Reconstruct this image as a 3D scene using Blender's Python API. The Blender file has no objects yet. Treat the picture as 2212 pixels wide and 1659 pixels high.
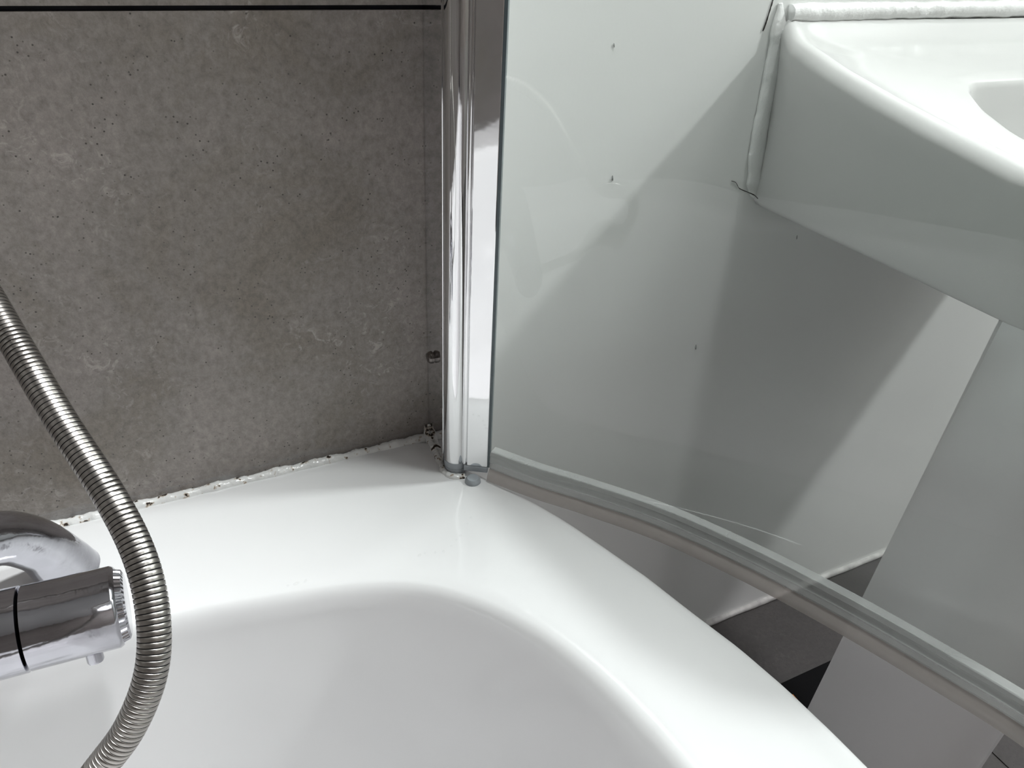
import bpy, bmesh, math, random
from mathutils import Vector, Matrix, noise
random.seed(7)
S = bpy.context.scene
COL = S.collection
PI = math.pi

# ---------------------------------------------------------------- camera
R = ((0.90037894, -0.19675385, 0.38807949),
     (-0.4325728, -0.50089385, 0.74965734),
     (0.04688866, -0.84284831, -0.53610464))      # rows: world x,y,z in (right,down,forward)
CAM = Vector((0.0, -0.58, 0.95))
F = 1635.0
cd = bpy.data.cameras.new('camera'); cam = bpy.data.objects.new('camera', cd); COL.objects.link(cam)
cd.sensor_width = 36.0; cd.lens = F / 2212 * 36.0; cd.clip_start = 0.01
M = Matrix.Identity(4)
for i in range(3):
    M[i][0] = R[i][0]; M[i][1] = -R[i][1]; M[i][2] = -R[i][2]; M[i][3] = CAM[i]
cam.matrix_world = M
S.camera = cam
S.view_settings.view_transform = 'Standard'; S.view_settings.look = 'None'
S.view_settings.gamma = 1.0; S.view_settings.use_curve_mapping = False
S.view_settings.exposure = 0.40

# ---------------------------------------------------------------- world + lamps
w = bpy.data.worlds.new('world'); S.world = w; w.use_nodes = True
w.node_tree.nodes['Background'].inputs[0].default_value = (0.9, 0.95, 1, 1)
w.node_tree.nodes['Background'].inputs[1].default_value = 0.05

def lamp(name, loc, size, power, col=(0.985, 0.985, 1.0)):
    l = bpy.data.lights.new(name, 'AREA'); l.shape = 'DISK'; l.size = size; l.energy = power; l.color = col
    o = bpy.data.objects.new(name, l); COL.objects.link(o); o.location = loc
    return o
lamp('downlight_or_fill_lamp', (1.87, -0.52, 2.325), 0.18, 30.0)
sp = bpy.data.lights.new('downlight_or_fill_lamp', 'SPOT'); sp.energy = 115; sp.shadow_soft_size = 0.06; sp.spot_size = math.radians(84); sp.spot_blend = 1.0; sp.color = (0.985, 0.985, 1.0)
so = bpy.data.objects.new('downlight_or_fill_lamp', sp); COL.objects.link(so); so.location = (0.45, -0.25, 2.325)
so.rotation_euler = Vector((-0.75, -0.42, -1.83)).to_track_quat('-Z', 'Y').to_euler()
lamp('downlight_or_fill_lamp', (1.0, -1.7, 2.325), 0.7, 3.0)  # added soft fill towards the front, not one of the downlights

RIM = 0.4976
FLOOR = -0.006
LEFT = -0.62
BACK = -2.3
RIGHT = 2.1
CEIL = 2.34

# ---------------------------------------------------------------- materials
def mat(name, col, rough=0.5, metal=0.0, trans=0.0, ior=1.45, coat=0.0, bump=None, mottle=None):
    m = bpy.data.materials.new(name); m.use_nodes = True
    nt = m.node_tree; b = nt.nodes['Principled BSDF']
    b.inputs['Base Color'].default_value = (*col, 1); b.inputs['Roughness'].default_value = rough
    b.inputs['Metallic'].default_value = metal; b.inputs['IOR'].default_value = ior
    b.inputs['Transmission Weight'].default_value = trans; b.inputs['Coat Weight'].default_value = coat
    co = nt.nodes.new('ShaderNodeTexCoord')
    if mottle:
        sc, amt = mottle
        n = nt.nodes.new('ShaderNodeTexNoise'); n.inputs['Scale'].default_value = sc; n.inputs['Detail'].default_value = 4
        nt.links.new(co.outputs['Object'], n.inputs['Vector'])
        r = nt.nodes.new('ShaderNodeValToRGB')
        r.color_ramp.elements[0].position = 0.3; r.color_ramp.elements[1].position = 0.7
        r.color_ramp.elements[0].color = (*[c * (1 - amt) for c in col], 1)
        r.color_ramp.elements[1].color = (*[min(1, c * (1 + amt)) for c in col], 1)
        nt.links.new(n.outputs['Fac'], r.inputs[0]); nt.links.new(r.outputs[0], b.inputs['Base Color'])
    if bump:
        sc, st = bump
        n = nt.nodes.new('ShaderNodeTexNoise'); n.inputs['Scale'].default_value = sc; n.inputs['Detail'].default_value = 3
        nt.links.new(co.outputs['Object'], n.inputs['Vector'])
        bp = nt.nodes.new('ShaderNodeBump'); bp.inputs['Strength'].default_value = st; bp.inputs['Distance'].default_value = 0.002
        nt.links.new(n.outputs['Fac'], bp.inputs['Height']); nt.links.new(bp.outputs[0], b.inputs['Normal'])
    return m

def tile_mat(name, lo, hi, rough, smear=False):
    m = bpy.data.materials.new(name); m.use_nodes = True
    nt = m.node_tree; N = nt.nodes; L = nt.links; b = N['Principled BSDF']
    co = N.new('ShaderNodeTexCoord').outputs['Object']
    def nz(scale, detail=6, rough=0.6, dist=0.0, vec=None):
        n = N.new('ShaderNodeTexNoise'); n.inputs['Scale'].default_value = scale; n.inputs['Detail'].default_value = detail
        n.inputs['Roughness'].default_value = rough; n.inputs['Distortion'].default_value = dist
        L.new(vec if vec else co, n.inputs['Vector']); return n.outputs['Fac']
    def ramp(src, stops):
        r = N.new('ShaderNodeValToRGB'); e = r.color_ramp.elements
        while len(e) < len(stops): e.new(0.5)
        for k, (p, c) in enumerate(stops):
            e[k].position = p; e[k].color = (*(c if isinstance(c, tuple) else (c, c, c)), 1)
        L.new(src, r.inputs[0]); return r.outputs[0]
    def mix(f, a, bb, mode='MIX'):
        x = N.new('ShaderNodeMix'); x.data_type = 'RGBA'; x.blend_type = mode
        if isinstance(f, float): x.inputs[0].default_value = f
        else: L.new(f, x.inputs[0])
        for s, v in ((6, a), (7, bb)):
            if isinstance(v, tuple): x.inputs[s].default_value = (*v, 1)
            else: L.new(v, x.inputs[s])
        return x.outputs[2]
    warm = tuple(c * k for c, k in zip(lo, (1.02, 1.0, 0.95)))
    cool = tuple(c * k for c, k in zip(hi, (1.02, 1.0, 1.0)))
    c = ramp(nz(7, 5, 0.62, 0.6), [(0.33, warm), (0.5, tuple((a + d) / 2 for a, d in zip(lo, hi))), (0.68, cool)])
    mp = N.new('ShaderNodeMapping'); mp.inputs['Scale'].default_value = (1, 1, 0.85); L.new(co, mp.inputs['Vector'])
    fine = ramp(nz(160, 8, 0.75, 0.2, mp.outputs[0]), [(0.25, 0.60), (0.5, 1.0), (0.78, 1.45)])
    c = mix(1.0, c, fine, 'MULTIPLY')
    # pale scuffs gathered in patches
    sc = N.new('ShaderNodeMath'); sc.operation = 'MULTIPLY'
    L.new(ramp(nz(90, 6, 0.7, 1.5), [(0.54, 0.0), (0.66, 1.0)]), sc.inputs[0])
    L.new(ramp(nz(9, 3, 0.5, 0.3), [(0.46, 0.0), (0.62, 0.8)]), sc.inputs[1])
    c = mix(sc.outputs[0], c, tuple(x * 1.5 for x in hi))
    # pin holes
    v = N.new('ShaderNodeTexVoronoi'); v.inputs['Scale'].default_value = 210; L.new(co, v.inputs['Vector'])
    pit = N.new('ShaderNodeMath'); pit.operation = 'MULTIPLY'
    L.new(ramp(v.outputs['Distance'], [(0.09, 1.0), (0.17, 0.0)]), pit.inputs[0])
    L.new(ramp(nz(28, 2, 0.5), [(0.46, 0.0), (0.56, 1.0)]), pit.inputs[1])
    c = mix(pit.outputs[0], c, tuple(x * 0.28 for x in lo))
    if smear:   # dried sealant smeared along the foot of the tiles
        sep = N.new('ShaderNodeSeparateXYZ'); L.new(co, sep.inputs[0])
        mr = N.new('ShaderNodeMapRange'); mr.inputs[1].default_value = RIM + 0.016; mr.inputs[2].default_value = RIM + 0.004
        L.new(sep.outputs['Z'], mr.inputs[0])
        mp2 = N.new('ShaderNodeMapping'); mp2.inputs['Scale'].default_value = (9, 9, 110); L.new(co, mp2.inputs['Vector'])
        ml = N.new('ShaderNodeMath'); ml.operation = 'MULTIPLY'; L.new(mr.outputs[0], ml.inputs[0])
        L.new(ramp(nz(1.6, 5, 0.7, 0.5, mp2.outputs[0]), [(0.40, 0.0), (0.72, 0.8)]), ml.inputs[1])
        c = mix(ml.outputs[0], c, (0.34, 0.34, 0.35))
    L.new(c, b.inputs['Base Color']); b.inputs['Roughness'].default_value = rough
    bp = N.new('ShaderNodeBump'); bp.inputs['Strength'].default_value = 0.30; bp.inputs['Distance'].default_value = 0.0008
    L.new(nz(420, 4, 0.6), bp.inputs['Height']); L.new(bp.outputs[0], b.inputs['Normal'])
    return m

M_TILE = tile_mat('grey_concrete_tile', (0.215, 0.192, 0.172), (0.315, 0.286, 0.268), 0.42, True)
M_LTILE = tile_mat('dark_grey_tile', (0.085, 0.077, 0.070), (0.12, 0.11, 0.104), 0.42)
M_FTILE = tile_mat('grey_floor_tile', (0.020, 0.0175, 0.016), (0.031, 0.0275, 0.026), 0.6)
M_GROUT = mat('dark_joint', (0.006, 0.007, 0.012), 0.7, mottle=(60, 0.7))
M_FGROUT = mat('floor_joint', (0.06, 0.055, 0.05), 0.8, mottle=(60, 0.3))
M_WALL = mat('white_gloss_panel', (0.84, 0.845, 0.83), 0.28, mottle=(5, 0.015), bump=(300, 0.04))
M_PAINT = mat('white_paint', (0.80, 0.80, 0.79), 0.6, mottle=(3, 0.02))
M_TUB = mat('white_acrylic', (0.84, 0.84, 0.845), 0.12, coat=0.3, mottle=(4, 0.008))
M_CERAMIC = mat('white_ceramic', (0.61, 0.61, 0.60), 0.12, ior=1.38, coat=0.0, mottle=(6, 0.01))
M_CHROME = mat('polished_chrome', (0.80, 0.80, 0.81), 0.05, metal=1.0, bump=(35, 0.05))
M_CHROME2 = mat('spotted_chrome', (0.52, 0.52, 0.56), 0.10, metal=1.0, bump=(70, 0.16), mottle=(45, 0.08))
M_HOSE = mat('steel_hose', (0.44, 0.42, 0.395), 0.30, metal=1.0, mottle=(90, 0.10))
M_GROOVE = mat('hose_groove', (0.03, 0.03, 0.035), 0.5, metal=0.5, mottle=(90, 0.2))
M_SCREW = mat('worn_steel', (0.20, 0.18, 0.17), 0.25, metal=1.0, mottle=(200, 0.3))
M_CAP = mat('grey_plastic', (0.40, 0.43, 0.46), 0.35, mottle=(80, 0.08))
M_GASKET = mat('dark_gasket', (0.10, 0.13, 0.14), 0.3, mottle=(80, 0.1))
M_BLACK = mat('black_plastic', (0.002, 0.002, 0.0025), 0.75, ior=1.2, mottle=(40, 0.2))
M_ORANGE = mat('orange_print', (0.45, 0.16, 0.02), 0.5, mottle=(90, 0.4))
M_CRACK = mat('dark_crack', (0.035, 0.03, 0.028), 0.9, mottle=(90, 0.3))

M_DULL = mat('greying_sealant', (0.40, 0.39, 0.38), 0.6, mottle=(60, 0.25))
M_PEDC = mat('white_ceramic_lightened', (0.83, 0.825, 0.83), 0.15, mottle=(6, 0.01))  # same ceramic as the basin, paler to stand in for missing light
M_SPECK = mat('grey_speck', (0.30, 0.31, 0.30), 0.8, mottle=(200, 0.3))
def silicone(name, dirt):
    m = bpy.data.materials.new(name); m.use_nodes = True
    nt = m.node_tree; N = nt.nodes; L = nt.links; b = N['Principled BSDF']
    co = N.new('ShaderNodeTexCoord').outputs['Object']
    n = N.new('ShaderNodeTexNoise'); n.inputs['Scale'].default_value = 170; n.inputs['Detail'].default_value = 5; L.new(co, n.inputs['Vector'])
    r = N.new('ShaderNodeValToRGB'); e = r.color_ramp.elements
    e[0].position = dirt; e[0].color = (0.03, 0.022, 0.018, 1)
    e[1].position = dirt + 0.03; e[1].color = (0.50, 0.42, 0.34, 1)
    x = e.new(dirt + 0.09); x.color = (0.82, 0.82, 0.81, 1)
    L.new(n.outputs['Fac'], r.inputs[0]); L.new(r.outputs[0], b.inputs['Base Color'])
    b.inputs['Roughness'].default_value = 0.18
    n2 = N.new('ShaderNodeTexNoise'); n2.inputs['Scale'].default_value = 260; n2.inputs['Detail'].default_value = 3; L.new(co, n2.inputs['Vector'])
    bp = N.new('ShaderNodeBump'); bp.inputs['Strength'].default_value = 0.6; bp.inputs['Distance'].default_value = 0.001
    L.new(n2.outputs['Fac'], bp.inputs['Height']); L.new(bp.outputs[0], b.inputs['Normal'])
    return m
M_SIL = silicone('white_silicone', 0.33)
M_SILD = silicone('mouldy_silicone', 0.37)
M_SILC = silicone('clean_silicone', 0.05)

def thin_glass(name, tint, refl=1.0, rough=0.0, body=0.0, bodycol=(0.5, 0.55, 0.55)):
    m = bpy.data.materials.new(name); m.use_nodes = True
    nt = m.node_tree; N = nt.nodes; L = nt.links; N.remove(N['Principled BSDF'])
    out = N['Material Output']
    t = N.new('ShaderNodeBsdfTransparent'); t.inputs[0].default_value = (*tint, 1)
    g = N.new('ShaderNodeBsdfGlossy'); g.inputs['Roughness'].default_value = rough; g.inputs[0].default_value = (1, 1, 1, 1)
    fr = N.new('ShaderNodeFresnel'); fr.inputs[0].default_value = 1.5
    ml = N.new('ShaderNodeMath'); ml.operation = 'MULTIPLY'; ml.inputs[1].default_value = refl; gm = N.new('ShaderNodeNewGeometry'); inv = N.new('ShaderNodeMath'); inv.operation = 'SUBTRACT'; inv.inputs[0].default_value = 1.0
    L.new(gm.outputs['Backfacing'], inv.inputs[1]); m2 = N.new('ShaderNodeMath'); m2.operation = 'MULTIPLY'     # reflect at the outer faces only
    L.new(fr.outputs[0], m2.inputs[0]); L.new(inv.outputs[0], m2.inputs[1]); L.new(m2.outputs[0], ml.inputs[0])
    base = t.outputs[0]
    if body:
        co = N.new('ShaderNodeTexCoord').outputs['Object']
        n = N.new('ShaderNodeTexNoise'); n.inputs['Scale'].default_value = 40; L.new(co, n.inputs['Vector'])
        d = N.new('ShaderNodeBsdfPrincipled'); d.inputs['Base Color'].default_value = (*bodycol, 1); d.inputs['Roughness'].default_value = 0.25
        mr = N.new('ShaderNodeMapRange'); mr.inputs[3].default_value = body - 0.08; mr.inputs[4].default_value = body + 0.08; L.new(n.outputs['Fac'], mr.inputs[0])
        mx = N.new('ShaderNodeMixShader'); L.new(mr.outputs[0], mx.inputs[0]); L.new(t.outputs[0], mx.inputs[1]); L.new(d.outputs[0], mx.inputs[2])
        base = mx.outputs[0]
    mx = N.new('ShaderNodeMixShader'); L.new(ml.outputs[0], mx.inputs[0]); L.new(base, mx.inputs[1]); L.new(g.outputs[0], mx.inputs[2])
    L.new(mx.outputs[0], out.inputs[0])
    return m
M_GLASS = thin_glass('green_tinted_glass', (0.955, 0.982, 0.968), 0.9)
M_SEALCLIP = thin_glass('clear_seal_clip', (0.96, 0.97, 0.965), 0.8, 0.15, 0.50, (0.42, 0.425, 0.42))
M_VANE = thin_glass('milky_seal_vane', (0.88, 0.86, 0.84), 0.7, 0.2, 0.50, (0.62, 0.58, 0.56))
M_WATER = thin_glass('water', (0.99, 0.99, 0.99), 0.8, 0.0)

# ---------------------------------------------------------------- helpers
def link(name, verts, faces, material, parent=None, smooth=True, mats=None, fm=None, autosmooth=None):
    me = bpy.data.meshes.new(name); me.from_pydata([tuple(v) for v in verts], [], faces); me.update()
    bm = bmesh.new(); bm.from_mesh(me); bmesh.ops.recalc_face_normals(bm, faces=bm.faces); bm.to_mesh(me); bm.free()
    for m in (mats or [material]): me.materials.append(m)
    if fm:
        for p, k in zip(me.polygons, fm): p.material_index = k
    me.polygons.foreach_set('use_smooth', [smooth] * len(me.polygons))
    if smooth and autosmooth: me.set_sharp_from_angle(angle=math.radians(autosmooth))
    o = bpy.data.objects.new(name, me); COL.objects.link(o)
    if parent: o.parent = parent; o.matrix_parent_inverse = Matrix.Translation(-Vector(parent.location))
    return o
def tag(o, label=None, cat=None, group=None, kind=None):
    if label: o['label'] = label
    if cat: o['category'] = cat
    if group: o['group'] = group
    if kind: o['kind'] = kind
    return o
def thing(name, loc, label, cat, group=None):
    o = bpy.data.objects.new(name, None); COL.objects.link(o); o.location = loc; o.empty_display_size = 0.02
    return tag(o, label, cat, group)
def box(lo, hi):
    x0, y0, z0 = lo; x1, y1, z1 = hi
    v = [(x, y, z) for x in (x0, x1) for y in (y0, y1) for z in (z0, z1)]
    f = [(0, 1, 3, 2), (4, 6, 7, 5), (0, 4, 5, 1), (2, 3, 7, 6), (0, 2, 6, 4), (1, 5, 7, 3)]
    return v, f
def boxes(lst):
    V = []; Fc = []
    for lo, hi in lst:
        v, f = box(lo, hi); n = len(V); V += v; Fc += [tuple(i + n for i in q) for q in f]
    return V, Fc
def bevel(o, w=0.001, seg=2, ang=40):
    b = o.modifiers.new('bevel', 'BEVEL'); b.width = w; b.segments = seg; b.limit_method = 'ANGLE'; b.angle_limit = math.radians(ang)
    return o
def catmull(pts, n):
    P = [Vector(p) for p in pts]; P = [P[0] * 2 - P[1]] + P + [P[-1] * 2 - P[-2]]
    out = []
    segs = len(P) - 3
    for k in range(n + 1):
        t = k / n * segs; i = min(int(t), segs - 1); u = t - i
        a, b, c, d = P[i:i + 4]
        out.append(0.5 * ((2 * b) + (c - a) * u + (2 * a - 5 * b + 4 * c - d) * u * u + (3 * b - a - 3 * c + d) * u ** 3))
    return out
def even(pts, step):
    out = [pts[0]]; acc = 0.0
    for a, b in zip(pts, pts[1:]):
        d = (b - a).length; t = step - acc
        while t <= d:
            out.append(a.lerp(b, t / d)); t += step
        acc = (acc + d) % step if d > 0 else acc
    return out
def sweep(path, prof_fn, seg, closed_ends=True, flat=1.0):
    """tube along path; prof_fn(i, theta) -> radius"""
    V = []; Fc = []
    n = len(path); up = None
    for i, p in enumerate(path):
        d = (path[min(i + 1, n - 1)] - path[max(i - 1, 0)]).normalized()
        if up is None:
            up = Vector((0, 0, 1)) if abs(d.z) < 0.9 else Vector((0, 1, 0))
        s = d.cross(up).normalized(); up = s.cross(d).normalized()
        for k in range(seg):
            a = 2 * PI * k / seg; r = prof_fn(i, a)
            V.append(p + s * (math.cos(a) * r) + up * (math.sin(a) * r * flat))
    for i in range(n - 1):
        for k in range(seg):
            a = i * seg + k; b = i * seg + (k + 1) % seg
            Fc.append((a, b, b + seg, a + seg))
    if closed_ends:
        Fc.append(tuple(range(seg))[::-1]); Fc.append(tuple((n - 1) * seg + k for k in range(seg)))
    return V, Fc
def lathe(axis_o, axis_d, prof, seg=48):
    """prof: (distance along axis, radius)"""
    d = Vector(axis_d).normalized(); up = Vector((0, 0, 1)) if abs(d.z) < 0.9 else Vector((0, 1, 0))
    s = d.cross(up).normalized(); u = s.cross(d)
    V = []; Fc = []
    for (h, r) in prof:
        for k in range(seg):
            a = 2 * PI * k / seg
            V.append(Vector(axis_o) + d * h + s * (math.cos(a) * r) + u * (math.sin(a) * r))
    for i in range(len(prof) - 1):
        for k in range(seg):
            a = i * seg + k; b = i * seg + (k + 1) % seg
            Fc.append((a, b, b + seg, a + seg))
    Fc.append(tuple(range(seg))[::-1]); Fc.append(tuple((len(prof) - 1) * seg + k for k in range(seg)))
    return V, Fc
def extrude_poly(pts, z0, z1):
    n = len(pts)
    V = [(p[0], p[1], z0) for p in pts] + [(p[0], p[1], z1) for p in pts]
    Fc = [tuple(range(n))[::-1], tuple(range(n, 2 * n))] + [(i, (i + 1) % n, n + (i + 1) % n, n + i) for i in range(n)]
    return V, Fc
def radial(poly, c, n, ang0=0.0):
    """hit of a ray from c with a closed polygon, for n angles"""
    out = []
    m = len(poly)
    for k in range(n):
        a = ang0 + 2 * PI * k / n; dx, dy = math.cos(a), math.sin(a); best = None
        for i in range(m):
            x1, y1 = poly[i][0] - c[0], poly[i][1] - c[1]; x2, y2 = poly[(i + 1) % m][0] - c[0], poly[(i + 1) % m][1] - c[1]
            ex, ey = x2 - x1, y2 - y1; den = dx * ey - dy * ex
            if abs(den) < 1e-12: continue
            t = (x1 * ey - y1 * ex) / den; u = (x1 * dy - y1 * dx) / den
            if t > 0 and -1e-9 <= u <= 1 + 1e-9 and (best is None or t > best): best = t
        out.append(best)
    return out
def seg_dist(x, y, a, b):
    ex, ey = b[0] - a[0], b[1] - a[1]; t = ((x - a[0]) * ex + (y - a[1]) * ey) / (ex * ex + ey * ey); tt = max(0, min(1, t))
    return math.hypot(x - a[0] - ex * tt, y - a[1] - ey * tt), t

# ---------------------------------------------------------------- room shell
TX = 0.2125                                          # right end of the tiled part of the back wall
JZ = 0.8825
v, f = boxes([((LEFT - 0.1, 0.004, FLOOR), (TX, 0.1, CEIL)),
              ((LEFT, 0.0, RIM - 0.02), (TX, 0.004, JZ - 0.0016)), ((LEFT, 0.0, JZ + 0.0016), (TX, 0.004, 1.27)),
              ((LEFT, 0.0, 1.273), (TX, 0.004, 1.66)), ((LEFT, 0.0, 1.663), (TX, 0.004, CEIL))])
tag(link('wall_back', v, f, None, smooth=False, mats=[M_GROUT, M_TILE], fm=[0] * 6 + [1] * 24), kind='structure')
v, f = box((TX, 0.0, FLOOR), (RIGHT, 0.1, CEIL))
tag(link('wall_back_white', v, f, M_WALL, smooth=False), kind='structure')
lst = [((LEFT - 0.1, BACK, FLOOR), (LEFT - 0.004, 0.0, CEIL))]
for z0, z1 in ((RIM - 0.02, JZ - 0.0016), (JZ + 0.0016, 1.27), (1.273, 1.66), (1.663, CEIL)):
    for y0, y1 in ((-0.7985, 0.0), (-1.6, -0.8015), (BACK, -1.603)):
        lst.append(((LEFT - 0.004, y0, z0), (LEFT, y1, z1)))
v, f = boxes(lst)
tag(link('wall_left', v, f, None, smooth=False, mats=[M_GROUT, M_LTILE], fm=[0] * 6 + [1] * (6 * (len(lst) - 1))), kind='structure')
v, f = box((RIGHT, BACK, FLOOR), (RIGHT + 0.1, 0.1, CEIL)); tag(link('wall_right', v, f, M_PAINT, smooth=False), kind='structure')
v, f = box((LEFT - 0.1, BACK - 0.1, FLOOR), (RIGHT + 0.1, BACK, CEIL)); tag(link('wall_front', v, f, M_TILE, smooth=False), kind='structure')
v, f = box((LEFT - 0.1, BACK - 0.1, CEIL), (RIGHT + 0.1, 0.1, CEIL + 0.05)); tag(link('ceiling', v, f, M_PAINT, smooth=False), kind='structure')
# floor tiles, 0.6 x 0.3
lst = [((LEFT - 0.1, BACK - 0.1, FLOOR - 0.05), (RIGHT + 0.1, 0.1, FLOOR - 0.0015))]
y = 0.0; row = 0
while y > BACK:
    y1 = y; y0 = max(BACK, y - (0.4195 if row == 0 else 0.597)); x = LEFT
    xs = [LEFT, 0.30, 0.9, 1.5, RIGHT] if row % 2 == 0 else [LEFT, 0.0, 0.6, 1.2, 1.8, RIGHT]
    for a, b in zip(xs, xs[1:]):
        lst.append(((a + 0.0015, y0 + 0.0015, FLOOR - 0.0015), (b - 0.0015, y1 - 0.0015, FLOOR)))
    y = y0; row += 1
v, f = boxes(lst)
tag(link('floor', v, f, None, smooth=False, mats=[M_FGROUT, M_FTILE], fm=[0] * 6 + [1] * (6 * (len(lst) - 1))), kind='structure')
# thin sealant strip where the white panel meets the floor
v, f = sweep([Vector((0.35 + 0.02 * i, -0.002, FLOOR + 0.003)) for i in range(70)], lambda i, a: 0.0055 + 0.0012 * noise.noise(Vector((i * 0.4, 1, 2))), 8)
tag(link('trim_1', v, f, M_DULL), kind='structure')

# ---------------------------------------------------------------- bath
OUT = [(LEFT + 0.001, -0.001), (0.19, -0.001), (0.204, -0.003), (0.212, -0.012), (0.219, -0.035), (0.229, -0.065), (0.246, -0.098), (0.263, -0.126), (0.279, -0.161), (0.292, -0.197),
       (0.308, -0.243), (0.32, -0.288), (0.332, -0.329), (0.340, -0.369), (0.345, -0.408), (0.348, -0.442), (0.349, -0.5), (0.341, -0.6),
       (0.318, -0.7), (0.273, -0.82), (0.21, -0.95), (0.178, -1.07), (0.172, -1.2), (0.172, -1.58), (0.155, -1.6), (LEFT + 0.001, -1.6)]
INN = [(-0.15, -0.132), (-0.04, -0.136), (0.031, -0.147), (0.081, -0.157), (0.125, -0.173), (0.158, -0.197), (0.186, -0.229), (0.208, -0.267), (0.226, -0.318), (0.238, -0.38),
       (0.241, -0.45), (0.234, -0.56), (0.212, -0.68), (0.17, -0.8), (0.125, -0.93), (0.10, -1.05), (0.09, -1.2), (0.08, -1.38), (0.03, -1.47), (-0.08, -1.515),
       (-0.2, -1.525), (-0.32, -1.51), (-0.42, -1.46), (-0.47, -1.36), (-0.485, -1.2), (-0.49, -0.9), (-0.49, -0.5), (-0.475, -0.3), (-0.43, -0.19), (-0.35, -0.145), (-0.25, -0.133)]
INN = [(p.x, p.y) for p in catmull([(x, y, 0) for x, y in INN + INN[:1]], 200)][:-1]
BC = (-0.15, -0.72); NB = 420
ro = radial(OUT, BC, NB); ri = radial(INN, BC, NB)
def rim_z(x, y):
    # moulded ridge running diagonally across the tap deck corner, deck falls gently to the tub
    d, t = seg_dist(x, y, (0.222, -0.095), (0.06, -0.158))
    z = 0.0014 * math.exp(-(d / 0.016) ** 2)
    if x > 0.2 - 0 and y > -0.12: z *= max(0.0, 1 - 0.0)
    return z
V = []; lev = []
def bath_ring(fn): 
    for k in range(NB):
        a = 2 * PI * k / NB; r, z, add = fn(k)
        x = BC[0] + math.cos(a) * r; yy = BC[1] + math.sin(a) * r
        V.append((x, yy, z + (rim_z(x, yy) if add else 0)))
    lev.append(1)
for dr, z in ((-0.02, RIM - 0.055), (-0.004, RIM - 0.055), (0.0, RIM - 0.05), (0.0, RIM - 0.012), (-0.0015, RIM - 0.006), (-0.005, RIM - 0.002), (-0.011, RIM)):
    bath_ring(lambda k: (ro[k] + dr, z, False))
for t in [i / 14 for i in range(1, 14)]:
    bath_ring(lambda k: ((ro[k] - 0.011) * (1 - t) + (ri[k] + 0.004) * t, RIM - 0.0015 * t, True))
def tight(k):      # the inner edge is crisp along the wall end and softer along the side
    a = 2 * PI * k / NB; x = BC[0] + math.cos(a) * ri[k]; yy = BC[1] + math.sin(a) * ri[k]
    return 0.40 + 0.45 * max(0.0, min(1.0, (-0.14 - yy) / 0.2))
for dr, z in ((0.0, -0.0022), (-0.006, -0.0044), (-0.012, -0.009), (-0.017, -0.0155), (-0.021, -0.024), (-0.025, -0.037), (-0.031, -0.065), (-0.039, -0.11),
              (-0.048, -0.16), (-0.058, -0.21), (-0.07, -0.26), (-0.085, -0.30), (-0.105, -0.332), (-0.13, -0.35), (-0.165, -0.362), (-0.22, -0.37)):
    bath_ring(lambda k: (ri[k] + (dr * tight(k) if dr > -0.026 else dr + 0.025 * (1 - tight(k))), RIM + (z * (0.45 + 0.55 * tight(k)) if dr > -0.018 else z), False))
for s in (0.6, 0.3, 0.08):
    bath_ring(lambda k: (max(0.02, (ri[k] - 0.22) * s), RIM - 0.37 - 0.006 * (1 - s), False))
f = []
for i in range(len(lev) - 1):
    for k in range(NB):
        a = i * NB + k; b = i * NB + (k + 1) % NB; f.append((a, b, b + NB, a + NB))
f.append(tuple((len(lev) - 1) * NB + k for k in range(NB)))
bath = thing('bathtub', (BC[0], BC[1], FLOOR), 'white shower bath with a wide rim curving out towards the right', 'bathtub')
link('tub', V, f, M_TUB, bath)
pan = [(BC[0] + math.cos(2 * PI * k / NB) * (ro[k] - 0.02), BC[1] + math.sin(2 * PI * k / NB) * (ro[k] - 0.02)) for k in range(NB)]
v, f = extrude_poly(pan, FLOOR, RIM - 0.056)
link('side_panel', v, f[2:], M_TUB, bath)

# ---------------------------------------------------------------- sealant beads
def bead(name, pts, r, m, label, n=300, amp=0.35, seg=10, freq=90, taper=False, flat=1.0):
    P = catmull(pts, n)
    def pr(i, a):
        q = P[i] * freq
        k = 1 + amp * noise.noise(q) + amp * 0.6 * noise.noise(q * 3.1 + Vector((a, 0, 0)))
        if taper: k *= min(1.0, 0.25 + 3.5 * min(i, n - i) / n)
        return r * k
    v, f = sweep(P, pr, seg, flat=flat)
    return tag(link(name, v, f, m), label, 'sealant')
bead('sealant_bead', [(LEFT + 0.01, -0.004, RIM - 0.0018), (-0.2, -0.004, RIM - 0.0018), (0.0, -0.004, RIM - 0.0018), (0.12, -0.004, RIM - 0.0020), (0.207, -0.004, RIM - 0.0022)], 0.0052, M_SIL,
     'long white sealant bead where the grey tiles meet the bath rim', n=900)
bead('sealant_bead', [(0.2085, 0.0015, RIM + 0.010), (0.2062, -0.006, RIM + 0.002), (0.2055, -0.03, RIM), (0.2035, -0.048, RIM - 0.0005), (0.202, -0.062, RIM - 0.001), (0.207, -0.072, RIM - 0.001), (0.217, -0.076, RIM - 0.001)], 0.0036, M_SILD,
     'lumpy mouldy white sealant round the foot of the chrome post', n=260, amp=0.3, freq=120)

# ---------------------------------------------------------------- shower screen
scr = thing('shower_screen', (0.225, -0.06, RIM), 'curved clear glass bath screen in a chrome hinge post', 'shower screen')
ZT = 1.98
# wall channel: chrome box whose left face runs out from the wall
v, f = extrude_poly([(0.2093, -0.0005), (0.2225, -0.0005), (0.2200, -0.05), (0.2050, -0.05)], RIM + 0.001, ZT)
ch = bevel(link('wall_channel', v, f, M_CHROME, scr, smooth=False), 0.0008)
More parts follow.
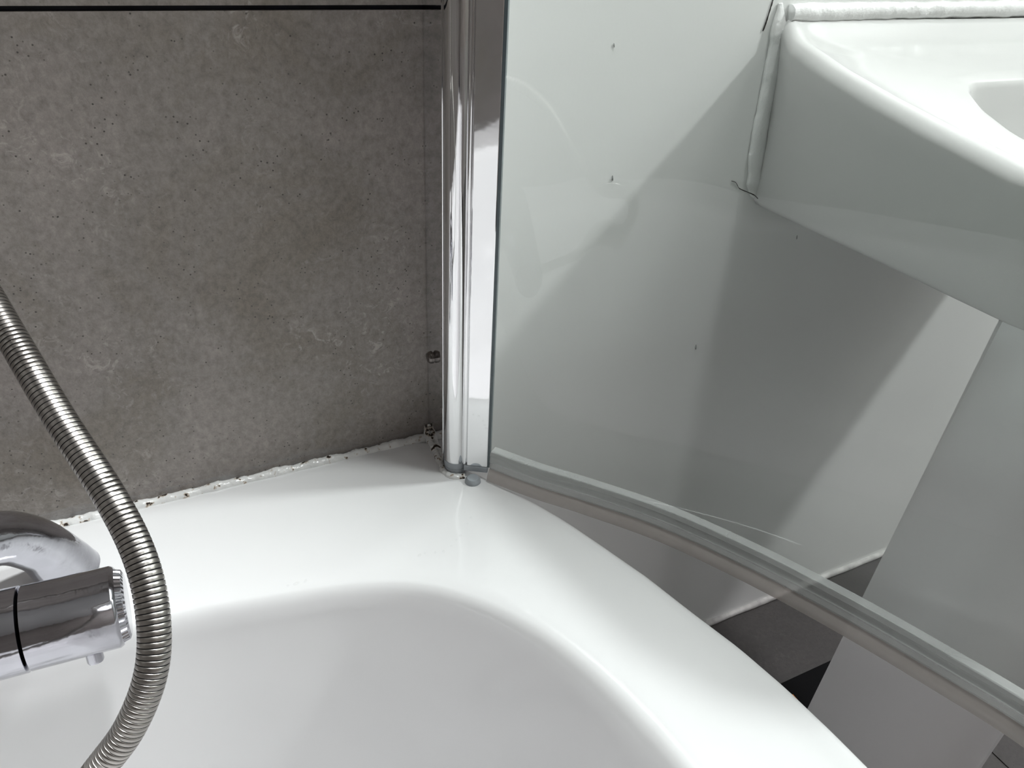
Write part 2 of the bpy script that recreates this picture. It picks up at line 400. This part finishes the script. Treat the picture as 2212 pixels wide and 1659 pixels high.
# channel cover lip
# rounded hinge tube
def tube_outline(c, r, n=40): return [(c[0] + r * math.cos(2 * PI * k / n), c[1] + r * math.sin(2 * PI * k / n)) for k in range(n)]
TC = (0.2143, -0.0605); TR = 0.0110
v, f = extrude_poly(tube_outline(TC, TR), RIM + 0.013, ZT)
link('hinge_tube', v, f, M_CHROME, scr, autosmooth=40)
v, f = lathe((TC[0], TC[1], RIM + 0.0005), (0, 0, 1), [(0, 0.0100), (0.001, 0.0107), (0.0052, 0.0109), (0.0056, 0.0103), (0.006, 0.0111), (0.0122, 0.0113), (0.0126, 0.0105)], 40)
link('hinge_end_cap', v, f, M_CAP, scr, autosmooth=40)['label'] = 'grey plastic end cap'
# screw in the channel side
sc = lathe((0.2080, -0.0215, 0.599), (-1, -0.05, 0), [(0, 0.0040), (0.002, 0.0058), (0.0045, 0.0055), (0.0062, 0.0044), (0.0066, 0.0015)], 24)
link('fixing_screw', sc[0], sc[1], M_SCREW, scr, autosmooth=50)['label'] = 'worn round screw head'
# flat glazing profile
ANG = math.radians(32)
U = Vector((math.cos(ANG), -math.sin(ANG), 0)); W = Vector((math.sin(ANG), math.cos(ANG), 0))   # W points away from the viewer
P0 = Vector((0.2150, -0.0735, 0))
def prof_box(a, b, c, d):
    return [tuple((P0 + U * a + W * c).xy), tuple((P0 + U * b + W * c).xy), tuple((P0 + U * b + W * d).xy), tuple((P0 + U * a + W * d).xy)]
PL = 0.0235
v, f = extrude_poly(prof_box(0.0045, PL, 0.0, 0.012), RIM + 0.0125, ZT)
bevel(link('glazing_profile', v, f, M_CHROME, scr, smooth=False), 0.0007)
v, f = extrude_poly(tube_outline(tuple((P0 + U * 0.0022 + W * 0.004).xy), 0.0026, 20), RIM + 0.0125, ZT)
link('pivot_rod', v, f, M_CHROME, scr, autosmooth=40)
v, f = extrude_poly(prof_box(0.0015, PL + 0.0003, -0.0003, 0.012), RIM + 0.0062, RIM + 0.0125)
bevel(link('profile_end_cap', v, f, M_CAP, scr, smooth=False), 0.0008)['label'] = 'grey plastic end cap'
v, f = extrude_poly(prof_box(PL, PL + 0.0022, 0.001, 0.010), RIM + 0.012, ZT)
link('glass_gasket', v, f, M_GASKET, scr, smooth=False)['label'] = 'dark strip gripping the glass edge'
v, f = lathe((0.2205, -0.0865, RIM - 0.0005), (0, 0, 1), [(0, 0.0066), (0.001, 0.0074), (0.004, 0.0070), (0.0062, 0.0052)], 24)
link('pivot_foot', v, f, M_CAP, scr, autosmooth=50)['label'] = 'small round grey pivot foot'
# glass pane, 6 mm thick, bowed
GP = P0 + U * (PL + 0.001) + W * 0.005
GC = [(GP.x, GP.y, 0), (0.268, -0.122, 0), (0.300, -0.159, 0), (0.343, -0.214, 0), (0.381, -0.280, 0), (0.412, -0.346, 0), (0.437, -0.41, 0), (0.457, -0.47, 0),
      (0.474, -0.56, 0), (0.478, -0.66, 0), (0.470, -0.76, 0), (0.45, -0.86, 0)]
GPATH = catmull(GC, 160)
def strip(path, prof, taper_start=0):
    """sweep an open/closed cross-section (offset, z) along a plan path"""
    V = []; Fc = []; m = len(prof); n = len(path)
    for i, p in enumerate(path):
        d = (path[min(i + 1, n - 1)] - path[max(i - 1, 0)]).normalized(); s = Vector((d.y, -d.x, 0))   # s points into the bath (left of screen)
        for (o, z) in prof: V.append((p.x + s.x * o, p.y + s.y * o, z))
    for i in range(n - 1):
        for k in range(m):
            a = i * m + k; b = i * m + (k + 1) % m; Fc.append((a, b, b + m, a + m))
    Fc.append(tuple(range(m))[::-1]); Fc.append(tuple((n - 1) * m + k for k in range(m)))
    return V, Fc
v, f = strip(GPATH, [(-0.003, RIM + 0.018), (0.003, RIM + 0.018), (0.003, ZT - 0.01), (-0.003, ZT - 0.01)])
link('glass_pane', v, f, M_GLASS, scr, autosmooth=40)['label'] = 'pale green tinted glass'
SP = [p for p in GPATH][1:]
v, f = strip(SP, [(0.0045, RIM + 0.031), (0.0056, RIM + 0.028), (0.0048, RIM + 0.025), (0.0060, RIM + 0.021), (0.0048, RIM + 0.0185), (0.0062, RIM + 0.015), (0.0050, RIM + 0.0135),
                  (0.0050, RIM + 0.012), (-0.0050, RIM + 0.012), (-0.0050, RIM + 0.031)])
link('seal_clip', v, f, M_SEALCLIP, scr, autosmooth=35)['label'] = 'ribbed clear plastic clip along the glass foot'
v, f = strip(SP, [(0.0048, RIM + 0.0125), (0.0075, RIM + 0.010), (0.0095, RIM + 0.006), (0.0100, RIM + 0.0015), (0.0088, RIM + 0.0012), (0.0080, RIM + 0.0055), (0.0062, RIM + 0.0088), (0.0038, RIM + 0.0115)])
link('drip_vane', v, f, M_VANE, scr, autosmooth=60)['label'] = 'milky plastic drip vane'

# ---------------------------------------------------------------- basin
bcx = 0.725
half = [(0.167, 0.0), (0.188, -0.04), (0.202, -0.10), (0.208, -0.16), (0.209, -0.22), (0.206, -0.28), (0.196, -0.34), (0.168, -0.395), (0.115, -0.43), (0.055, -0.443)]
WX = 0.17      # unseen right side widened so the basin shades the wall below it
RID = [(bcx - x, y) for x, y in half] + [(bcx + WX / 2, -0.447)] + [(bcx + WX + x, y) for x, y in reversed(half)]
halfb = [(0.156, 0.0), (0.156, -0.08), (0.155, -0.16), (0.156, -0.24), (0.156, -0.29), (0.146, -0.34), (0.115, -0.378), (0.055, -0.395)]
BOT = [(bcx - x, y) for x, y in halfb] + [(bcx + WX / 2, -0.399)] + [(bcx + WX + x, y) for x, y in reversed(halfb)]
halfw = [(0.082, -0.140), (0.105, -0.158), (0.130, -0.192), (0.147, -0.232), (0.152, -0.275), (0.143, -0.33), (0.105, -0.375), (0.05, -0.392)]
BOWL = [(bcx - x, y) for x, y in halfw] + [(bcx + WX / 2, -0.397)] + [(bcx + WX + x, y) for x, y in reversed(halfw)]
WC = (bcx + WX / 2, -0.24); NW = 280
def smooth_r(r, n=3):
    for _ in range(n): r = [(r[i - 1] + 2 * r[i] + r[(i + 1) % len(r)]) / 4 for i in range(len(r))]
    return r
rr = radial(RID, WC, NW); rb = radial(BOT, WC, NW); rw = smooth_r(radial(BOWL, WC, NW), 2)
def ztop(yy): return (0.868 + 0.17 * yy if yy > -0.28 else 0.868 - 0.0476 + 0.03 * (yy + 0.28)) + 0.008 * max(0.0, 1 + yy / 0.03)
V = []; nl = 0
def ring(fr):
    global nl
    for k in range(NW):
        a = 2 * PI * k / NW; r, zf = fr(k); x = WC[0] + math.cos(a) * r; yy = min(0.0 - 0.001, WC[1] + math.sin(a) * r)
        V.append((x, yy, zf(yy)))
    nl += 1
# underside centre -> bottom edge -> side -> ridge -> deck -> bowl
ring(lambda k: (rb[k] * 0.2, lambda y: 0.6945)); ring(lambda k: (rb[k] * 0.8, lambda y: 0.6945)); ring(lambda k: (rb[k] - 0.012, lambda y: 0.6946))
for t, dz in ((0.0, 0.0), ): ring(lambda k: (rb[k] - 0.004, lambda y: 0.6970))
ring(lambda k: (rb[k], lambda y: 0.702))
for t in (0.15, 0.35, 0.55, 0.75, 0.88):
    ring(lambda k: (rb[k] * (1 - t ** 1.3) + rr[k] * t ** 1.3, lambda y: 0.702 + (ztop(y) - 0.014 - 0.702) * t))
for dr, dz in ((0.0, -0.014), (-0.001, -0.008), (-0.0045, -0.003), (-0.010, -0.0008), (-0.017, -0.0015), (-0.026, -0.0055)):
    ring(lambda k: (rr[k] + dr, lambda y: ztop(y) + dz))
for t in (0.3, 0.6, 0.85):
    ring(lambda k: ((rr[k] - 0.026) * (1 - t) + (rw[k] + 0.004) * t, lambda y: ztop(y) - 0.0065 + 0.003 * t))
for dr, dz in ((0.0, -0.003), (-0.003, -0.0045), (-0.0055, -0.009), (-0.009, -0.02), (-0.016, -0.045), (-0.028, -0.075), (-0.048, -0.10), (-0.08, -0.115)):
    ring(lambda k: (max(0.01, rw[k] + dr), lambda y: ztop(y) + dz if dz > -0.02 else (0.835 + dz + 0.003)))
ring(lambda k: (0.012, lambda y: 0.715))
f = []
for i in range(nl - 1):
    for k in range(NW):
        a = i * NW + k; b = i * NW + (k + 1) % NW; f.append((a, b, b + NW, a + NW))
f.append(tuple(range(NW))[::-1])
basin = thing('wash_basin', (bcx, -0.2, 0.69), 'white ceramic wash basin fixed to the white wall', 'basin')
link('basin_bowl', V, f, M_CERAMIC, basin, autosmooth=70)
v, f = lathe((bcx + WX / 2, -0.24, 0.7148), (0, 0, 1), [(0, 0.02), (0.002, 0.021), (0.003, 0.019), (0.0015, 0.012)], 32)
link('drain', v, f, M_CHROME, basin, autosmooth=40)
bead('sealant_bead', [(0.5505, -0.001, 0.885), (0.5530, -0.002, 0.868), (0.5565, -0.002, 0.85), (0.5580, -0.002, 0.81), (0.5590, -0.002, 0.77), (0.5630, -0.002, 0.735), (0.5680, -0.002, 0.712), (0.5710, -0.002, 0.704)], 0.0105, M_SILC,
     'wide white sealant strip down the left side of the basin', n=160, amp=0.16, freq=50, taper=True, flat=0.38)
bead('sealant_bead', [(0.562, -0.003, 0.877), (0.6, -0.003, 0.877), (0.7, -0.003, 0.878), (0.85, -0.003, 0.879), (1.06, -0.003, 0.879)], 0.0085, M_SILC,
     'white sealant bead along the back edge of the basin', n=300, amp=0.2, freq=40)
def crack(pts, r, label):
    P = catmull(pts, 60)
    v, f = sweep(P, lambda i, a: r * (0.5 + 0.9 * abs(noise.noise(P[i] * 220)) + (0.3 if i > 30 else 0)), 6)
    return tag(link('wall_crack', v, f, M_CRACK), label, 'crack')
crack([(0.5365, -0.0005, 0.7235), (0.5420, -0.0005, 0.7215), (0.5455, -0.0005, 0.7180), (0.550, -0.0005, 0.7140), (0.558, -0.0120, 0.7110), (0.5655, -0.0120, 0.706)], 0.0005, 'thin dark crack at the lower left corner of the basin')
crack([(0.5415, -0.0005, 0.888), (0.5400, -0.0005, 0.877), (0.5385, -0.0005, 0.868), (0.5370, -0.0005, 0.862)], 0.0007, 'dark split in the wall above the upper left corner of the basin')

# pedestal: a D-shaped shell standing clear of the wall
hp = [(0.147, -0.250), (0.142, -0.272), (0.128, -0.304), (0.108, -0.335), (0.085, -0.358), (0.055, -0.370), (0.02, -0.376)]
PED = [(bcx - x, y) for x, y in hp] + [(bcx + x, y) for x, y in reversed(hp)]
PEDI = [(bcx + (x - bcx) * 0.9, y + 0.011 if y < -0.3 else y) for x, y in PED]
shell = PED + PEDI[::-1]
n = len(shell); V = []; f = []
zs = [FLOOR, 0.01, 0.1, 0.3, 0.5, 0.66, 0.6942]
for z in zs:
    t = z / 0.69
    for (x, y) in shell: V.append((bcx + (x - bcx) * (1.0 + 0.0 * t), y - (0.028 if y > -0.27 else 0.004) * t, z))
for i in range(len(zs) - 1):
    for k in range(n): a = i * n + k; b = i * n + (k + 1) % n; f.append((a, b, b + n, a + n))
f.append(tuple(range(n))[::-1]); f.append(tuple((len(zs) - 1) * n + k for k in range(n)))
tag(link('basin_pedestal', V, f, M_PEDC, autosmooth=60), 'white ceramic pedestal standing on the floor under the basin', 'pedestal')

# dark box behind the pedestal
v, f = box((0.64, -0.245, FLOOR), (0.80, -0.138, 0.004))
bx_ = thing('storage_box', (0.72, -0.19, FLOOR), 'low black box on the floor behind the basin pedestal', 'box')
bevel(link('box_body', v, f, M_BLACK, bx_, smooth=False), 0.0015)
v, f = box((0.672, -0.172, 0.004), (0.702, -0.160, 0.0046))
link('printed_mark', v, f, M_ORANGE, bx_, smooth=False)['label'] = 'orange printed mark'

# ---------------------------------------------------------------- mixer tap
MX = Vector((-0.066, -0.176, 0.556)); AX = Vector((-1, 0.0, 0.055)).normalized()   # from the knob end leftwards
tap = thing('bath_mixer', (-0.2, -0.1, RIM), 'chrome bar bath mixer with round end knob on the bath rim', 'tap')
r = 0.0262
kp = [(0.0015, 0.0235), (0.0005, 0.0242), (0.0012, 0.0252), (0.003, r), (0.03, r), (0.0515, r), (0.052, r - 0.0012)]
v, f = lathe(MX, AX, kp, 72)
# scallop on the top of the knob
V2 = []
for p in v:
    q = Vector(p); h = (q - MX).dot(AX); rel = q - MX - AX * h; up = rel.normalized().z if rel.length > 1e-6 else 0
    s = 0.0016 * math.exp(-((up - 1.0) / 0.18) ** 2) * (1 if 0.008 < h < 0.035 else 0)
    V2.append(q - rel.normalized() * s)
knob = link('temperature_knob', V2, f, M_CHROME2, tap, autosmooth=30)
# ribbed end insert
V = []; f = []; seg = 160
for (h, rr_, amp) in ((0.0055, 0.0233, 0.0), (0.0012, 0.0236, 0.0010), (-0.0030, 0.0222, 0.0010), (-0.0042, 0.0195, 0.0), (-0.0046, 0.012, 0.0)):
    s_ = AX.cross(Vector((0, 0, 1))).normalized(); u_ = s_.cross(AX)
    for k in range(seg):
        a = 2 * PI * k / seg; q = rr_ - (amp if (k // 2) % 2 else 0)
        V.append(MX + AX * h + s_ * (math.cos(a) * q) + u_ * (math.sin(a) * q))
for i in range(4):
    for k in range(seg):
        a = i * seg + k; b = i * seg + (k + 1) % seg; f.append((a, b, b + seg, a + seg))
f.append(tuple(range(seg))[::-1]); f.append(tuple(4 * seg + k for k in range(seg)))
link('ribbed_end_cap', V, f, M_CHROME2, knob, smooth=False)
knob_stop = lathe(MX + AX * 0.0205 + Vector((0, -0.012, -0.0215)), Vector((0, -0.45, -1)), [(0, 0.0050), (0.0065, 0.0050), (0.0078, 0.0044), (0.0085, 0.0026)], 20)
link('stop_button', knob_stop[0], knob_stop[1], M_CHROME2, knob, autosmooth=40)
v, f = lathe(MX, AX, [(0.053, r - 0.001), (0.0535, r + 0.0004), (0.075, r + 0.0006), (0.16, r + 0.0006), (0.195, r + 0.0004), (0.1955, r - 0.001)], 72)
body = link('mixer_body', v, f, M_CHROME2, tap, autosmooth=30)
v, f = lathe(MX, AX, [(0.1965, r - 0.001), (0.1975, r), (0.25, r), (0.256, 0.024), (0.258, 0.02)], 72)
link('flow_knob', v, f, M_CHROME2, tap, autosmooth=30)
def leg(sx):
    pts = [(-0.109, -0.068, RIM + 0.0007), (-0.112, -0.069, RIM + 0.014), (-0.121, -0.074, RIM + 0.040), (-0.138, -0.086, RIM + 0.064), (-0.162, -0.112, RIM + 0.078), (-0.176, -0.15, RIM + 0.072)]
    if sx: pts = [(-0.39 - x, y, z) for x, y, z in pts]
    P = catmull(pts, 40)
    v, f = sweep(P, lambda i, a: 0.0235 - 0.0045 * min(1, i / 14) - (0.0015 if i == 0 else 0), 36)
    return link('leg', v, f, M_CHROME2, tap, autosmooth=50)
leg(0); leg(1)
v, f = lathe((-0.212, -0.179, 0.5375), (0, 0.0, -1), [(0, 0.011), (0.002, 0.012), (0.012, 0.012), (0.014, 0.009)], 6)
link('hose_nut', v, f, M_CHROME2, tap, smooth=False)
# ---------------------------------------------------------------- shower hose
def pix(px, py, d):
    a = (px - 1106, py - 829.5, F)
    return Vector([CAM[i] + (R[i][0] * a[0] + R[i][1] * a[1] + R[i][2] * a[2]) * d / F for i in range(3)])
HP = [(-0.30, -0.03, 1.42), (-0.27, -0.075, 1.20)] + [tuple(pix(*q)) for q in
      ((-215, 345, 0.43), (-85, 540, 0.388), (22, 722, 0.368), (127, 900, 0.357), (239, 1075, 0.348), (303, 1205, 0.342), (331, 1330, 0.338), (327, 1450, 0.336), (284, 1565, 0.338), (217, 1659, 0.342))] + \
     [(-0.11, -0.328, 0.563), (-0.155, -0.315, 0.535), (-0.195, -0.27, 0.515), (-0.210, -0.215, 0.505), (-0.212, -0.182, 0.522)]
step = 0.00245
cen = even(catmull(HP, 6000), step)
frac = (0.0, 0.05, 0.45, 0.84, 0.89, 0.955); seq = (0.00700, 0.00718, 0.00722, 0.00712, 0.00655, 0.00655)
path = [a.lerp(b, q) for a, b in zip(cen, cen[1:]) for q in frac]
seg = 32
v, f = sweep(path, lambda i, a: seq[i % 6], seg)
fm = [1 if (i // seg) % 6 in (3, 4, 5) else 0 for i in range(len(f) - 2)] + [0, 0]
tag(link('shower_hose', v, f, None, mats=[M_HOSE, M_GROOVE], fm=fm, autosmooth=50), 'ribbed stainless steel shower hose hanging in front of the mixer tap', 'hose')
# wall bracket that holds the upper end (above the frame)
br = thing('hose_outlet', (-0.30, -0.004, 1.42), 'chrome wall outlet above the frame where the shower hose hangs', 'outlet')
v, f = lathe((-0.30, 0.0, 1.43), (0, -1, 0), [(0, 0.028), (0.004, 0.03), (0.008, 0.028), (0.01, 0.015), (0.035, 0.014), (0.042, 0.010)], 32)
link('wall_flange', v, f, M_CHROME, br, autosmooth=40)

# ---------------------------------------------------------------- water on the bath
def droplet(loc, r, h, sx=1.0, rot=0.0, label='', first=[None]):
    if first[0] is None:
        bm = bmesh.new(); bmesh.ops.create_uvsphere(bm, u_segments=14, v_segments=8, radius=1)
        me = bpy.data.meshes.new('water_droplet'); bm.to_mesh(me); bm.free(); me.materials.append(M_WATER)
        me.polygons.foreach_set('use_smooth', [True] * len(me.polygons)); first[0] = me
    o = bpy.data.objects.new('water_droplet', first[0]); COL.objects.link(o)
    o.location = loc; o.scale = (r * sx, r, h); o.rotation_euler = (0, 0, rot)
    return tag(o, label, 'droplet', 'water droplets on the bath rim')
DROPS = ((918, 1196, 0.9, 'leftmost of the line of clear droplets on the bath corner but one'), (906, 1200, 1.3, 'larger clear droplet at the left end of the curved line on the bath corner'),
  (940, 1194, 1.0, 'clear droplet low in the left part of the curved line on the bath corner'), (958, 1192, 1.5, 'largest clear droplet in the curved line on the bath corner'),
  (975, 1180, 1.1, 'clear droplet just right of the largest one in the curved line'), (986, 1167, 1.0, 'clear droplet halfway up the bend of the curved line'),
  (995, 1158, 1.2, 'clear droplet at the top of the bend of the curved line'), (1010, 1132, 0.9, 'lower of the two clear droplets standing apart above the bend, below the chrome post'),
  (1018, 1119, 1.1, 'lone clear droplet below the chrome post, right end of the scattered line'), (1004, 1108, 0.8, 'topmost tiny clear droplet on the bath corner below the chrome post'),
  (640, 1262, 1.5, 'large clear droplet at the brink of the tub, middle of three'), (660, 1257, 1.2, 'clear droplet at the brink of the tub, right of three'), (622, 1266, 1.0, 'clear droplet at the brink of the tub, left of three'))
for (px, py, r_, lab) in DROPS:
    a = (px - 1106, py - 829.5, F); d = [R[i][0] * a[0] + R[i][1] * a[1] + R[i][2] * a[2] for i in range(3)]
    t = (RIM - 0.0006 - CAM[2]) / d[2]; p = CAM + Vector(d) * t
    droplet((p.x, p.y, RIM - 0.0004 + rim_z(p.x, p.y)), 0.0009 * r_, 0.0007 * r_, random.uniform(1, 2.0), random.uniform(0, 3), lab)

# ---------------------------------------------------------------- dried specks on the white panel
for (px, py, r_, lab) in ((1502, 750, 1.6, 'largest dark speck on the white wall, left of the shaded part under the basin'), (1322, 385, 1.2, 'small dark speck on the white wall level with the basin corner crack'),
                          (1325, 98, 0.8, 'tiny dark speck high on the white wall near the top of the picture'), (1720, 513, 1.2, 'small dark speck on the white wall just below the underside of the basin')):
    a = (px - 1106, py - 829.5, F); d = [R[i][0] * a[0] + R[i][1] * a[1] + R[i][2] * a[2] for i in range(3)]
    t = (0 - CAM[1]) / d[1]; p = CAM + Vector(d) * t
    P = catmull([(p.x, -0.0004, p.z + 0.0022 * r_), (p.x + 0.0003, -0.0006, p.z), (p.x + 0.0009, -0.0004, p.z - 0.0018 * r_)], 10)
    v, f = sweep(P, lambda i, a: 0.00045 * r_ * (0.3 + math.sin(PI * (i + 1) / 12)), 8)
    tag(link('wall_speck', v, f, M_SPECK), lab, 'speck', 'specks on the white wall')
